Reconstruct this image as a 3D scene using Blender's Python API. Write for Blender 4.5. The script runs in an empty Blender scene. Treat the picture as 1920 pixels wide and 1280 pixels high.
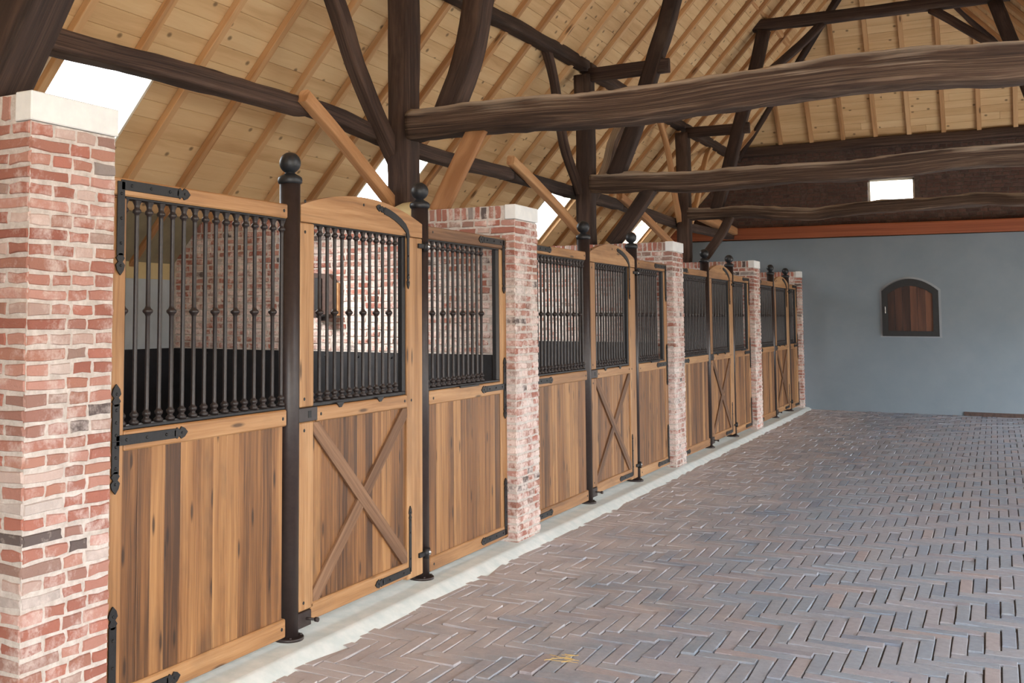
import bpy, math, random
from mathutils import Vector, Matrix, noise
R0 = random.Random(7)
sc = bpy.context.scene
COL = sc.collection
pi = math.pi

# ------------------------------------------------------------------ camera
CH = 1.6152
cam_d = bpy.data.cameras.new('camera'); cam = bpy.data.objects.new('camera', cam_d); COL.objects.link(cam)
F = 2013.95; yaw, pitch, roll = .54243, .068021, .0017276; PX, PY = 649.64, 455.29
cy_, sy_ = math.cos(yaw), math.sin(yaw)
f0 = Vector((-sy_, cy_, 0)); r0 = Vector((cy_, sy_, 0)); u0 = Vector((0, 0, 1))
f1 = f0 * math.cos(pitch) + u0 * math.sin(pitch); u1 = u0 * math.cos(pitch) - f0 * math.sin(pitch)
r1 = r0 * math.cos(roll) + u1 * math.sin(roll); u2 = u1 * math.cos(roll) - r0 * math.sin(roll)
M = Matrix.Identity(4)
for i in range(3):
    M[i][0] = r1[i]; M[i][1] = u2[i]; M[i][2] = -f1[i]
M[2][3] = CH
cam.matrix_world = M
cam_d.sensor_width = 36; cam_d.lens = F * 36 / 1920
cam_d.shift_x = (960 - PX) / 1920; cam_d.shift_y = -(640 - PY) / 1920
cam_d.clip_start = .05; cam_d.clip_end = 200
sc.camera = cam

# ------------------------------------------------------------------ light
w = bpy.data.worlds.new('sky'); sc.world = w; w.use_nodes = True
bg = w.node_tree.nodes['Background']; bg.inputs[1].default_value = 9.0
wt = w.node_tree; tcn = wt.nodes.new('ShaderNodeTexCoord'); spn = wt.nodes.new('ShaderNodeSeparateXYZ'); rpn = wt.nodes.new('ShaderNodeValToRGB')
wt.links.new(tcn.outputs['Generated'], spn.inputs[0]); wt.links.new(spn.outputs[2], rpn.inputs[0]); wt.links.new(rpn.outputs[0], bg.inputs[0])
rpn.color_ramp.elements[0].position = 0.0; rpn.color_ramp.elements[0].color = (.50, .48, .44, 1)      # ground outside
rpn.color_ramp.elements[1].position = .03; rpn.color_ramp.elements[1].color = (.93, .97, 1, 1)         # overcast sky
vs = sc.view_settings
vs.view_transform = 'Standard'; vs.look = 'None'; vs.gamma = 1; vs.use_curve_mapping = False
vs.exposure = 0.6
sd = bpy.data.lights.new('hazy_sun', 'SUN'); so = bpy.data.objects.new('hazy_sun', sd); COL.objects.link(so)      # soft sun slanting in through the left skylights
sd.energy = 10; sd.angle = math.radians(22); sd.color = (1, .97, .92)
so.rotation_euler = Vector((1.15, 1.95, -1.5)).to_track_quat('-Z', 'Y').to_euler()
sc.cycles.use_denoising = True
sc.cycles.max_bounces = 10; sc.cycles.diffuse_bounces = 6; sc.cycles.transparent_max_bounces = 12
sc.cycles.sample_clamp_indirect = 8

def portal(name, loc, rot, sx, sy):
    d = bpy.data.lights.new(name, 'AREA'); d.shape = 'RECTANGLE'; d.size = sx; d.size_y = sy
    d.cycles.is_portal = True
    o = bpy.data.objects.new(name, d); COL.objects.link(o); o.location = loc; o.rotation_euler = rot
    return o

# ------------------------------------------------------------------ materials
def lin(c):
    c = c / 255.
    return c / 12.92 if c <= .04045 else ((c + .055) / 1.055) ** 2.4
def rgb(r, g, b): return (lin(r), lin(g), lin(b), 1)

class NT:
    def __init__(s, name):
        s.m = bpy.data.materials.new(name); s.m.use_nodes = True; s.t = s.m.node_tree; s.n = s.t.nodes
        s.b = s.n['Principled BSDF']
    def add(s, ty, **k):
        n = s.n.new(ty)
        for a, b in k.items(): setattr(n, a, b)
        return n
    def link(s, a, b): s.t.links.new(a, b)
    def math(s, op, a, b=None):
        n = s.add('ShaderNodeMath', operation=op)
        for i, v in enumerate((a, b)):
            if v is None: continue
            if isinstance(v, (int, float)): n.inputs[i].default_value = v
            else: s.link(v, n.inputs[i])
        return n.outputs[0]
    def ramp(s, fac, stops, interp='LINEAR'):
        n = s.add('ShaderNodeValToRGB'); s.link(fac, n.inputs[0]); n.color_ramp.interpolation = interp
        e = n.color_ramp.elements
        while len(e) < len(stops): e.new(.5)
        for el, (p, c) in zip(e, stops):
            el.position = p; el.color = c if len(c) == 4 else (*c, 1)
        return n.outputs[0]
    def mix(s, fac, a, b, mode='MIX'):
        n = s.add('ShaderNodeMix', data_type='RGBA', blend_type=mode)
        for sock, v in ((n.inputs[0], fac), (n.inputs[6], a), (n.inputs[7], b)):
            if isinstance(v, (int, float)): sock.default_value = v
            elif isinstance(v, tuple): sock.default_value = v
            else: s.link(v, sock)
        return n.outputs[2]
    def noise(s, vec, scale, detail=3, rough=.55, dim='3D', W=None):
        n = s.add('ShaderNodeTexNoise', noise_dimensions=dim)
        n.inputs['Scale'].default_value = scale; n.inputs['Detail'].default_value = detail; n.inputs['Roughness'].default_value = rough
        if vec is not None: s.link(vec, n.inputs['Vector'])
        if W is not None: s.link(W, n.inputs['W'])
        return n.outputs['Fac']
    def bump(s, h, strength=.3, dist=.01):
        n = s.add('ShaderNodeBump'); n.inputs['Strength'].default_value = strength; n.inputs['Distance'].default_value = dist
        s.link(h, n.inputs['Height']); s.link(n.outputs[0], s.b.inputs['Normal'])
    def fin(s, col, rough=.7):
        if isinstance(col, tuple): s.b.inputs['Base Color'].default_value = col
        else: s.link(col, s.b.inputs['Base Color'])
        if isinstance(rough, (int, float)): s.b.inputs['Roughness'].default_value = rough
        else: s.link(rough, s.b.inputs['Roughness'])
        return s.m
BW = ((0, 0, 0, 1), (1, 1, 1, 1))

def wood(name, dark, mid, light, su=1.2, sv=28, streak=.55, rough=.6, bump=.25, knots=.0, stain=None, stain_amt=.5, knotscale=(1.6, 7), tintamt=.32, cracks=0, top_light=None):
    s = NT(name)
    uv = s.add('ShaderNodeUVMap', uv_map='grain').outputs[0]
    rnd = s.add('ShaderNodeObjectInfo').outputs['Random']
    tint = s.add('ShaderNodeAttribute', attribute_name='tint').outputs['Fac']
    w4 = s.math('ADD', s.math('MULTIPLY', rnd, 37.), s.math('MULTIPLY', tint, 23.))
    def vec(a, b):
        n = s.add('ShaderNodeMapping'); n.inputs['Scale'].default_value = (a, b, 1); s.link(uv, n.inputs['Vector']); return n.outputs[0]
    warp = s.noise(vec(2.2, 5), 1, 2, dim='4D', W=w4)
    va = s.add('ShaderNodeVectorMath', operation='ADD'); s.link(vec(su, sv), va.inputs[0])
    cb = s.add('ShaderNodeCombineXYZ'); s.link(s.math('MULTIPLY', warp, 1.6), cb.inputs[1]); s.link(cb.outputs[0], va.inputs[1])
    g1 = s.noise(va.outputs[0], 1, 5, .65, '4D', w4)
    g2 = s.noise(vec(su * .6, sv * .28), 1, 3, .5, '4D', w4)
    g3 = s.noise(vec(su * 5, sv * 5), 1, 2, .6, '4D', w4)
    a = s.math('ADD', s.math('MULTIPLY', g1, streak), s.math('MULTIPLY', g2, 1 - streak))
    a = s.math('ADD', a, s.math('MULTIPLY', s.math('SUBTRACT', tint, .5), tintamt))
    a = s.math('ADD', a, s.math('MULTIPLY', s.math('SUBTRACT', g3, .5), .10))
    col = s.ramp(a, [(.33, dark), (.5, mid), (.68, light)])
    if stain is not None:
        st = s.ramp(s.noise(vec(1.4, 4.5), 1, 4, .6, '4D', w4), [(.54, BW[0]), (.70, BW[1])])
        col = s.mix(s.math('MULTIPLY', st, stain_amt), col, stain)
    h = a
    if cracks:
        g4 = s.noise(vec(su * .55, sv * 1.7), 1, 3, .7, '4D', s.math('ADD', w4, 5.))
        ck = s.math('MULTIPLY', s.ramp(g4, [(.60, BW[0]), (.68, BW[1])]), cracks)
        col = s.mix(ck, col, tuple(x * .5 for x in dark[:3]) + (1,)); h = s.math('SUBTRACT', a, s.math('MULTIPLY', ck, .4))
    if knots > 0:
        v = s.add('ShaderNodeTexVoronoi', voronoi_dimensions='2D'); va2 = s.add('ShaderNodeVectorMath', operation='ADD'); cb2 = s.add('ShaderNodeCombineXYZ')
        s.link(w4, cb2.inputs[0]); s.link(s.math('MULTIPLY', w4, 1.7), cb2.inputs[1]); s.link(vec(*knotscale), va2.inputs[0]); s.link(cb2.outputs[0], va2.inputs[1]); s.link(va2.outputs[0], v.inputs['Vector'])
        v.inputs['Scale'].default_value = 1
        k = s.ramp(v.outputs['Distance'], [(.055, BW[1]), (.13, BW[0])])
        sep = s.add('ShaderNodeSeparateColor'); s.link(v.outputs['Color'], sep.inputs[0])
        k2 = s.math('MULTIPLY', k, s.math('LESS_THAN', sep.outputs[0], knots))
        col = s.mix(s.math('MULTIPLY', k2, .85), col, tuple(x * .35 for x in dark[:3]) + (1,))
    if top_light:      # light from above painted as a pale tone on the upward faces
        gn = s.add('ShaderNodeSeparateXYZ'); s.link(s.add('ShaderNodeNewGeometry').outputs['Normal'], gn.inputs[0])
        top_mask = s.ramp(s.math('ADD', gn.outputs[2], s.math('MULTIPLY', s.math('SUBTRACT', g2, .5), 1.4)), [(.25, BW[0]), (.8, BW[1])])
        col = s.mix(s.math('MULTIPLY', top_mask, .8), col, top_light)
    s.bump(h, bump, .01)
    return s.fin(col, rough)

M_oak = wood('oak_planks', rgb(74, 47, 27), rgb(138, 93, 53), rgb(178, 132, 84), su=1.1, sv=44, rough=.5, knots=.4, stain=rgb(74, 54, 40), stain_amt=.7, knotscale=(2.4, 11), bump=.14, tintamt=.24, cracks=.6, streak=.6)
M_oakr = wood('oak_frame', rgb(112, 76, 46), rgb(164, 119, 76), rgb(194, 152, 108), su=1.0, sv=34, rough=.5, knots=.25, knotscale=(2, 10), bump=.1, tintamt=.16, cracks=.4, stain=rgb(110, 78, 52), stain_amt=.5)
M_brace = wood('weathered_oak_brace', rgb(70, 48, 36), rgb(114, 82, 58), rgb(150, 114, 86), su=1.5, sv=60, rough=.65, bump=.35, cracks=.6, tintamt=.12)
M_old = wood('old_dark_timber', rgb(30, 20, 17), rgb(58, 41, 34), rgb(96, 74, 62), su=1.4, sv=30, rough=.8, bump=.9, stain=rgb(112, 94, 82), stain_amt=.35, tintamt=.14, cracks=.6)
M_tie = wood('weathered_tie_beam', rgb(36, 25, 21), rgb(82, 62, 50), rgb(150, 128, 108), su=1.6, sv=34, rough=.85, bump=1.0, stain=rgb(40, 28, 25), stain_amt=.8, cracks=.8, top_light=rgb(196, 182, 166))
M_board = wood('roof_boards', rgb(192, 152, 108), rgb(218, 184, 138), rgb(230, 202, 158), su=.5, sv=12, streak=.4, rough=.75, knots=.28, knotscale=(4.4, 5.2), bump=.1, tintamt=.02)
M_raft = wood('rafter_pine', rgb(156, 112, 72), rgb(198, 154, 108), rgb(214, 176, 132), su=.6, sv=16, rough=.7, knots=.3, bump=.15)
M_new = wood('larch_brace', rgb(150, 104, 66), rgb(188, 140, 96), rgb(212, 170, 124), su=1, sv=22, rough=.7, bump=.15)
M_orange = wood('orange_beam', rgb(120, 62, 38), rgb(152, 84, 54), rgb(172, 100, 66), su=.6, sv=12, rough=.7)
M_shut = wood('shutter_wood', rgb(52, 32, 26), rgb(84, 54, 42), rgb(118, 78, 58), su=1, sv=20, rough=.6)

def brickmat(name, stops, white=.5, wcol=rgb(226, 208, 202), wlo=.5, whi=.66, zfade=False):
    s = NT(name)
    pos = s.add('ShaderNodeNewGeometry').outputs['Position']
    tint = s.add('ShaderNodeAttribute', attribute_name='tint').outputs['Fac']
    col = s.ramp(tint, stops)
    n1 = s.noise(pos, 28, 4, .7)
    col = s.mix(s.math('MULTIPLY', n1, .55), col, s.mix(.5, col, rgb(120, 84, 74)))
    n2 = s.noise(pos, 5.5, 5, .75)
    if zfade:       # limewash and its painted-in brightness thin out towards the top courses
        sp = s.add('ShaderNodeSeparateXYZ'); s.link(pos, sp.inputs[0])
        n2 = s.math('SUBTRACT', n2, s.math('MULTIPLY', s.math('MAXIMUM', s.math('SUBTRACT', sp.outputs[2], 1.8), 0.), .2))
    wm = s.ramp(n2, [(wlo, BW[0]), (whi, BW[1])])
    n3 = s.ramp(s.noise(pos, 45, 3, .6), [(.28, BW[0]), (.46, BW[1])])
    col = s.mix(s.math('MULTIPLY', s.math('MULTIPLY', wm, n3), white), col, wcol)
    h = s.math('ADD', s.noise(pos, 60, 4, .7), s.math('MULTIPLY', s.noise(pos, 18, 3, .6), 1.2))
    s.bump(h, .75, .006)
    return s.fin(col, .9)
BR = [(0, rgb(186, 122, 106)), (.12, rgb(168, 106, 90)), (.22, rgb(188, 140, 126)), (.34, rgb(154, 94, 80)), (.44, rgb(180, 130, 112)), (.54, rgb(198, 150, 138)), (.64, rgb(160, 116, 100)), (.74, rgb(170, 110, 96)), (.82, rgb(150, 124, 114)), (.90, rgb(210, 184, 174)), (.95, rgb(196, 186, 180)), (.965, rgb(98, 90, 88)), (1, rgb(86, 80, 80))]
M_brick = brickmat('reclaimed_brick', BR, .6, rgb(222, 208, 202))
M_brickw = brickmat('lit_limewashed_brick', BR, .8, rgb(238, 224, 218), .41, .55, zfade=True)  # limewash, made whiter to paint in the bright light on these faces
M_brickd = brickmat('dark_brown_brick', [(0, rgb(74, 54, 48)), (.5, rgb(92, 68, 60)), (1, rgb(62, 48, 46))], .25, rgb(130, 116, 108))
s = NT('lime_mortar'); pos = s.add('ShaderNodeNewGeometry').outputs['Position']
c = s.ramp(s.noise(pos, 22, 4, .7), [(.3, rgb(184, 174, 166)), (.7, rgb(222, 214, 208))]); s.bump(s.noise(pos, 90, 4, .7), .8, .006); M_mortar = s.fin(c, .95)
s = NT('dark_brown_mortar'); pos = s.add('ShaderNodeNewGeometry').outputs['Position']
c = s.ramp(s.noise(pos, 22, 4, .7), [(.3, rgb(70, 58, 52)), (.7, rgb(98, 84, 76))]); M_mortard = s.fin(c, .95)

s = NT('clay_pavers'); pos = s.add('ShaderNodeNewGeometry').outputs['Position']
tint = s.add('ShaderNodeAttribute', attribute_name='tint').outputs['Fac']
c = s.ramp(tint, [(0, rgb(156, 165, 180)), (.2, rgb(166, 165, 176)), (.4, rgb(145, 160, 178)), (.55, rgb(169, 165, 175)), (.7, rgb(137, 153, 175)), (.85, rgb(159, 167, 180)), (.93, rgb(172, 160, 163)), (1, rgb(124, 140, 165))])
n1 = s.noise(pos, 24, 5, .7); c = s.mix(s.math('MULTIPLY', n1, .6), c, rgb(124, 126, 131))
n2 = s.ramp(s.noise(pos, 7, 5, .7), [(.55, BW[0]), (.75, BW[1])]); c = s.mix(s.math('MULTIPLY', n2, .35), c, rgb(178, 172, 170))
sx = s.add('ShaderNodeSeparateXYZ'); s.link(pos, sx.inputs[0])     # lime haze swept out from the kerb
hz = s.math('ADD', s.math('MULTIPLY', s.math('ADD', sx.outputs[0], 2.9), -.55), s.math('MULTIPLY', s.noise(pos, 2.2, 5, .7), 1.5))
hz = s.ramp(hz, [(0, BW[0]), (.7, BW[1])])
c = s.mix(s.math('MULTIPLY', hz, .7), c, rgb(210, 200, 198))
s.bump(s.math('ADD', s.noise(pos, 70, 4, .7), s.noise(pos, 20, 3, .6)), .6, .005)
M_pave = s.fin(c, s.ramp(n1, [(.3, (.48,) * 3), (.7, (.72,) * 3)]))
def plain(name, c1, c2, scale=20, rough=.8, bump=.3, metal=0., detail=4):
    s = NT(name); tc = s.add('ShaderNodeNewGeometry').outputs['Position']
    n = s.noise(tc, scale, detail, .65)
    if bump: s.bump(n, bump, .004)
    s.b.inputs['Metallic'].default_value = metal
    return s.fin(s.ramp(n, [(.35, c1), (.65, c2)]), rough)
M_sand = plain('joint_sand', rgb(50, 42, 38), rgb(78, 66, 58), 60, .95)
M_stallfloor = plain('stall_bedding', rgb(120, 100, 76), rgb(160, 138, 104), 30, .95, 1)
M_conc = plain('pale_concrete', rgb(218, 232, 234), rgb(236, 245, 246), 9, .75, .3)
M_cap = plain('white_capstone', rgb(226, 228, 228), rgb(240, 240, 238), 8, .7, .15)
M_steel = plain('brown_painted_steel', rgb(46, 36, 35), rgb(55, 44, 42), 30, .42, .04)
M_iron = plain('black_iron', rgb(20, 20, 22), rgb(30, 29, 32), 60, .5, .25)
M_ball = plain('black_ball', rgb(30, 32, 36), rgb(38, 40, 44), 60, .45, .05)
M_bar = plain('dark_grille_steel', rgb(38, 31, 30), rgb(48, 39, 37), 50, .42, .05)
M_chrome = plain('bright_steel', rgb(190, 190, 190), rgb(210, 210, 210), 50, .25, 0, 1.)
M_rubber = plain('black_rubber', rgb(22, 23, 27), rgb(34, 35, 41), 14, .6, .2)
M_grey = plain('grey_stucco', rgb(124, 136, 146), rgb(131, 142, 151), 1.6, .9, .1, detail=6)
M_cream = plain('cream_plaster', rgb(196, 178, 132), rgb(206, 190, 146), 4, .9, .1)
M_blue = plain('pale_blue_plaster', rgb(168, 180, 188), rgb(180, 191, 198), 4, .9, .1)
M_olive = plain('olive_board', rgb(128, 120, 98), rgb(140, 132, 108), 6, .85, .1)
M_frame = plain('black_window_frame', rgb(24, 25, 28), rgb(32, 33, 36), 20, .5, .05)
M_white = plain('white_frame', rgb(228, 222, 205), rgb(236, 230, 214), 20, .6, .05)
M_box = plain('dark_brown_fixture', rgb(58, 40, 34), rgb(82, 60, 52), 24, .45, .2)
s = NT('window_glass'); s.n.remove(s.b)
tr = s.add('ShaderNodeBsdfTransparent'); gl = s.add('ShaderNodeBsdfGlossy'); gl.inputs['Roughness'].default_value = .05
mx = s.add('ShaderNodeMixShader'); mx.inputs[0].default_value = .06
s.link(tr.outputs[0], mx.inputs[1]); s.link(gl.outputs[0], mx.inputs[2]); s.link(mx.outputs[0], s.n['Material Output'].inputs[0])
M_glass = s.m

# ------------------------------------------------------------------ mesh builder
class MB:
    def __init__(s, org=(0, 0, 0)): s.v = []; s.f = []; s.t = []; s.uv = []; s.sm = []; s.o = Vector(org)
    def vert(s, p, uv): s.v.append((p[0] - s.o[0], p[1] - s.o[1], p[2] - s.o[2])); s.uv.append(uv); return len(s.v) - 1
    def face(s, idx, t=.5, smooth=False): s.f.append(idx); s.t.append(t); s.sm.append(smooth)
    def obox(s, c, ax, half, cham=.003, t=.5, grain=0, off=None):
        """chamfered box: centre, 3 axes, half sizes; grain = index of the grain axis"""
        c = Vector(c); ax = [Vector(a) for a in ax]; off = off if off is not None else (R0.random() * 9, R0.random() * 9)
        ch = min(cham, min(half) * .45); V = {}
        o1, o2 = [i for i in range(3) if i != grain]
        for sx in (-1, 1):
            for sy in (-1, 1):
                for sz in (-1, 1):
                    sg = (sx, sy, sz)
                    for k in range(3):
                        l = [sg[i] * (half[i] - (0 if i == k else ch)) for i in range(3)]
                        p = c + ax[0] * l[0] + ax[1] * l[1] + ax[2] * l[2]
                        V[(sg, k)] = s.vert(p, (l[grain] + off[0], l[o1] + l[o2] * 1.0 + off[1]))
        hand = ax[0].cross(ax[1]).dot(ax[2]) > 0
        def F(ids, n):
            ps = [Vector(s.v[i]) for i in ids]
            nn = (ps[1] - ps[0]).cross(ps[2] - ps[0])
            if nn.dot(n) < 0: ids = ids[::-1]
            s.face(ids, t)
        for k in range(3):
            a, b = [i for i in range(3) if i != k]
            for sg in (-1, 1):
                ids = []
                for sa, sb in ((-1, -1), (1, -1), (1, 1), (-1, 1)):
                    q = [0, 0, 0]; q[k] = sg; q[a] = sa; q[b] = sb; ids.append(V[(tuple(q), k)])
                F(ids, ax[k] * sg)
            for sa in (-1, 1):       # edges along k
                for sb in (-1, 1):
                    q1 = [0, 0, 0]; q1[a] = sa; q1[b] = sb; q2 = list(q1); q1[k] = -1; q2[k] = 1
                    q1, q2 = tuple(q1), tuple(q2)
                    F([V[(q1, a)], V[(q2, a)], V[(q2, b)], V[(q1, b)]], ax[a] * sa + ax[b] * sb)
        for sx in (-1, 1):
            for sy in (-1, 1):
                for sz in (-1, 1):
                    sg = (sx, sy, sz); F([V[(sg, 0)], V[(sg, 1)], V[(sg, 2)]], ax[0] * sx + ax[1] * sy + ax[2] * sz)
    def box(s, x0, x1, y0, y1, z0, z1, cham=.003, t=.5, grain=0):
        s.obox(((x0 + x1) / 2, (y0 + y1) / 2, (z0 + z1) / 2), ((1, 0, 0), (0, 1, 0), (0, 0, 1)), ((x1 - x0) / 2, (y1 - y0) / 2, (z1 - z0) / 2), cham, t, grain)
    def lathe(s, c, prof, n=16, axis=(0, 0, 1), t=.5, cap=True):
        c = Vector(c); a = Vector(axis).normalized()
        e1 = a.orthogonal().normalized(); e2 = a.cross(e1)
        rings = []
        for z, r in prof:
            rings.append([s.vert(c + a * z + (e1 * math.cos(2 * pi * k / n) + e2 * math.sin(2 * pi * k / n)) * r, (z, k / n)) for k in range(n)])
        for i in range(len(rings) - 1):
            for k in range(n):
                s.face([rings[i][k], rings[i][(k + 1) % n], rings[i + 1][(k + 1) % n], rings[i + 1][k]], t, True)
        if cap:
            s.face(rings[0][::-1], t); s.face(rings[-1][:], t)
    def prism(s, pts, n, depth, t=.5, grain_dir=(0, 1, 0)):
        """extruded polygon: pts in 3-D (a plane), pushed by n*depth"""
        n = Vector(n).normalized() * depth; g = Vector(grain_dir); h = n.normalized().cross(g)
        P = [Vector(p) for p in pts]; k = len(P); off = (R0.random() * 9, R0.random() * 9)
        uvf = lambda p: (p.dot(g) + off[0], p.dot(h) + off[1])
        A = [s.vert(p, uvf(p)) for p in P]; B = [s.vert(p + n, uvf(p)) for p in P]
        nn = sum(((P[i].cross(P[(i + 1) % k])) for i in range(k)), Vector())
        if nn.dot(n) > 0: A, B = A[::-1], B[::-1]
        s.face(A, t); s.face(B[::-1], t)
        for i in range(k): s.face([A[i], B[i], B[(i + 1) % k], A[(i + 1) % k]][::-1], t)
    def build(s, name, mat, parent=None):
        me = bpy.data.meshes.new(name); me.from_pydata(s.v, [], s.f)
        ul = me.uv_layers.new(name='grain'); n = len(me.loops)
        li = [0] * n; me.loops.foreach_get('vertex_index', li)
        fl = [x for i in li for x in s.uv[i]]; ul.data.foreach_set('uv', fl)
        at = me.attributes.new('tint', 'FLOAT', 'FACE'); at.data.foreach_set('value', s.t)
        me.polygons.foreach_set('use_smooth', s.sm)
        me.materials.append(mat); me.update()
        o = bpy.data.objects.new(name, me); COL.objects.link(o)
        if parent is not None: o.parent = parent
        else: o.location = s.o
        return o

def thing(name, label, cat, loc=(0, 0, 0), group=None):
    o = bpy.data.objects.new(name, None); COL.objects.link(o); o.location = loc; o.empty_display_size = .1
    return tag(o, label, cat, group)
def tag(o, label, cat, group=None):
    o['label'] = label; o['category'] = cat
    if group: o['group'] = group
    return o
def struct(o): o['kind'] = 'structure'; return o

def timber(name, pts, w, h, mat, parent=None, up=(0, 0, 1), rough=.012, wander=.012, seg=.14, seed=0, taper=None, org=None, power=.36, tint=None):
    """hewn timber along a path; w across (side), h along 'up'"""
    P = [Vector(p) for p in pts]; L = [0]
    for i in range(len(P) - 1): L.append(L[-1] + (P[i + 1] - P[i]).length)
    T = L[-1]; n = max(2, int(T / seg)); up = Vector(up)
    def at(d):
        d = max(0, min(T, d))
        for i in range(len(L) - 1):
            if d <= L[i + 1] + 1e-9:
                f = (d - L[i]) / (L[i + 1] - L[i]); 
                p0 = P[max(0, i - 1)]; p1 = P[i]; p2 = P[i + 1]; p3 = P[min(len(P) - 1, i + 2)]
                return .5 * ((2 * p1) + (p2 - p0) * f + (2 * p0 - 5 * p1 + 4 * p2 - p3) * f * f + (3 * p1 - p0 - 3 * p2 + p3) * f ** 3)
    org = Vector(org) if org is not None else Vector(P[0])
    mb = MB(org); K = 16; rings = []; off = R0.random() * 9
    t = R0.random() if tint is None else tint
    for i in range(n + 1):
        d = T * i / n; c = at(d); tg = (at(d + .02) - at(d - .02)).normalized()
        sd = tg.cross(up).normalized(); u_ = sd.cross(tg).normalized()
        nv = noise.noise_vector(Vector((d * .9, seed * 7.3, 1.7)))
        c = c + sd * nv.x * wander * 2 + u_ * nv.y * wander * 1.2
        f = d / T; ww, hh = w, h
        if taper: ww *= 1 + (taper - 1) * f; hh *= 1 + (taper - 1) * f
        ring = []
        for k in range(K):
            a = 2 * pi * (k + .5) / K; ca, sa = math.cos(a), math.sin(a)
            x = math.copysign(abs(ca) ** power, ca) * ww / 2; z = math.copysign(abs(sa) ** power, sa) * hh / 2
            r = 1 + 0
            nn = noise.noise(Vector((d * 1.6, ca * 1.5 + seed * 3.1, sa * 1.5))) + .5 * noise.noise(Vector((d * 7, ca * 3 + seed, sa * 3)))
            x += ca * nn * rough; z += sa * nn * rough
            ring.append(mb.vert(c + sd * x + u_ * z, (d + off, k / K * 2 * (w + h) + off * .7)))
        rings.append(ring)
    for i in range(n):
        for k in range(K):
            mb.face([rings[i][k], rings[i][(k + 1) % K], rings[i + 1][(k + 1) % K], rings[i + 1][k]][::-1], t, True)
    mb.face(rings[0], t); mb.face(rings[-1][::-1], t)
    return mb.build(name, mat, parent)

# ------------------------------------------------------------------ brickwork
def bricks(mb, org, u, n, L, H, seed, course=.0556, z0=0, skip=None, soldier_top=0, lo=(.10, .2), prot=.006, zend=None):
    """bricks laid on a plane: origin, u direction, outward normal n"""
    rr = random.Random(seed); org = Vector(org); u = Vector(u); n = Vector(n); zv = Vector((0, 0, 1))
    flip = u.cross(zv).dot(n) < 0
    def brick(a0, a1, b0, b1, t):
        m = .0058; a0 += m; a1 -= m; b0 += m; b1 -= m
        if a1 - a0 < .012: return
        if skip and skip((a0 + a1) / 2, (b0 + b1) / 2): return
        j = lambda q=.0042: rr.uniform(-q, q)
        dz = j(.003); tl = j(.002)
        am, bm = (a0 + a1) / 2, (b0 + b1) / 2
        o_ = [(a0, b0), (am, b0), (a1, b0), (a1, bm), (a1, b1), (am, b1), (a0, b1), (a0, bm)]
        out = [(x + j(), z + j()) for x, z in o_]
        base = []; top = []
        for x, z in out: base.append(mb.vert(org + u * x + zv * z + n * (-.004), (x, z)))
        ins = .005
        for x, z in out:
            xx = x + (ins if x < am else -ins) * (0 if abs(x - am) < .01 else 1); zz = z + (ins if z < bm else -ins) * (0 if abs(z - bm) < .006 else 1)
            top.append(mb.vert(org + u * xx + zv * zz + n * (prot + dz + tl * (xx - am) / .1 + j(.0012)), (xx, zz)))
        for k in range(8):
            q = [base[k], base[(k + 1) % 8], top[(k + 1) % 8], top[k]]
            mb.face(q[::-1] if flip else q, t)
        mb.face(top[::-1] if flip else top, t)
    nr = int(round((H - soldier_top) / course)); ch = (H - soldier_top) / nr
    for r in range(nr):
        b0 = z0 + r * ch; x = 0; hd = r % 2 == 0
        cr = random.Random(seed // 100 * 977 + r)          # corner bricks agree on both faces
        first = True; k = 0
        while x < L - .02:
            ln = (.112 if hd else (.205 if k % 2 == 0 else .11)) * rr.uniform(.93, 1.07)
            if first and not hd: ln = .2
            if L - x - ln < .06: ln = L - x
            x1 = min(L, x + ln); t = cr.random() if first else rr.random()
            brick(x, x1, b0 + rr.uniform(-.002, .002), b0 + ch + rr.uniform(-.002, .002), t); x = x1; first = False; k += 1
    if soldier_top:
        x = 0
        while x < L - .02:
            ln = .056 * rr.uniform(.9, 1.1); brick(x, min(L, x + ln), z0 + H - soldier_top, z0 + H - .002, rr.random()); x += ln

# ================================================================== SETTING
ROOF = lambda x: 4.66 + 1.156 * (x + 4.0)
RIDGE = -1.33
HIP = lambda y: 4.77 + 1.1 * (21.0 - y)
YW = 21.0            # back wall
YF = -2.2            # wall behind the camera
P0, DOOR, PER = 4.5767, 1.4639, 4.6253
PY0 = [2.72, 7.33, 11.82, 16.42, 20.78]      # near faces of the piers
PYW = [.45, .45, .45, .45, .2]

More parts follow.
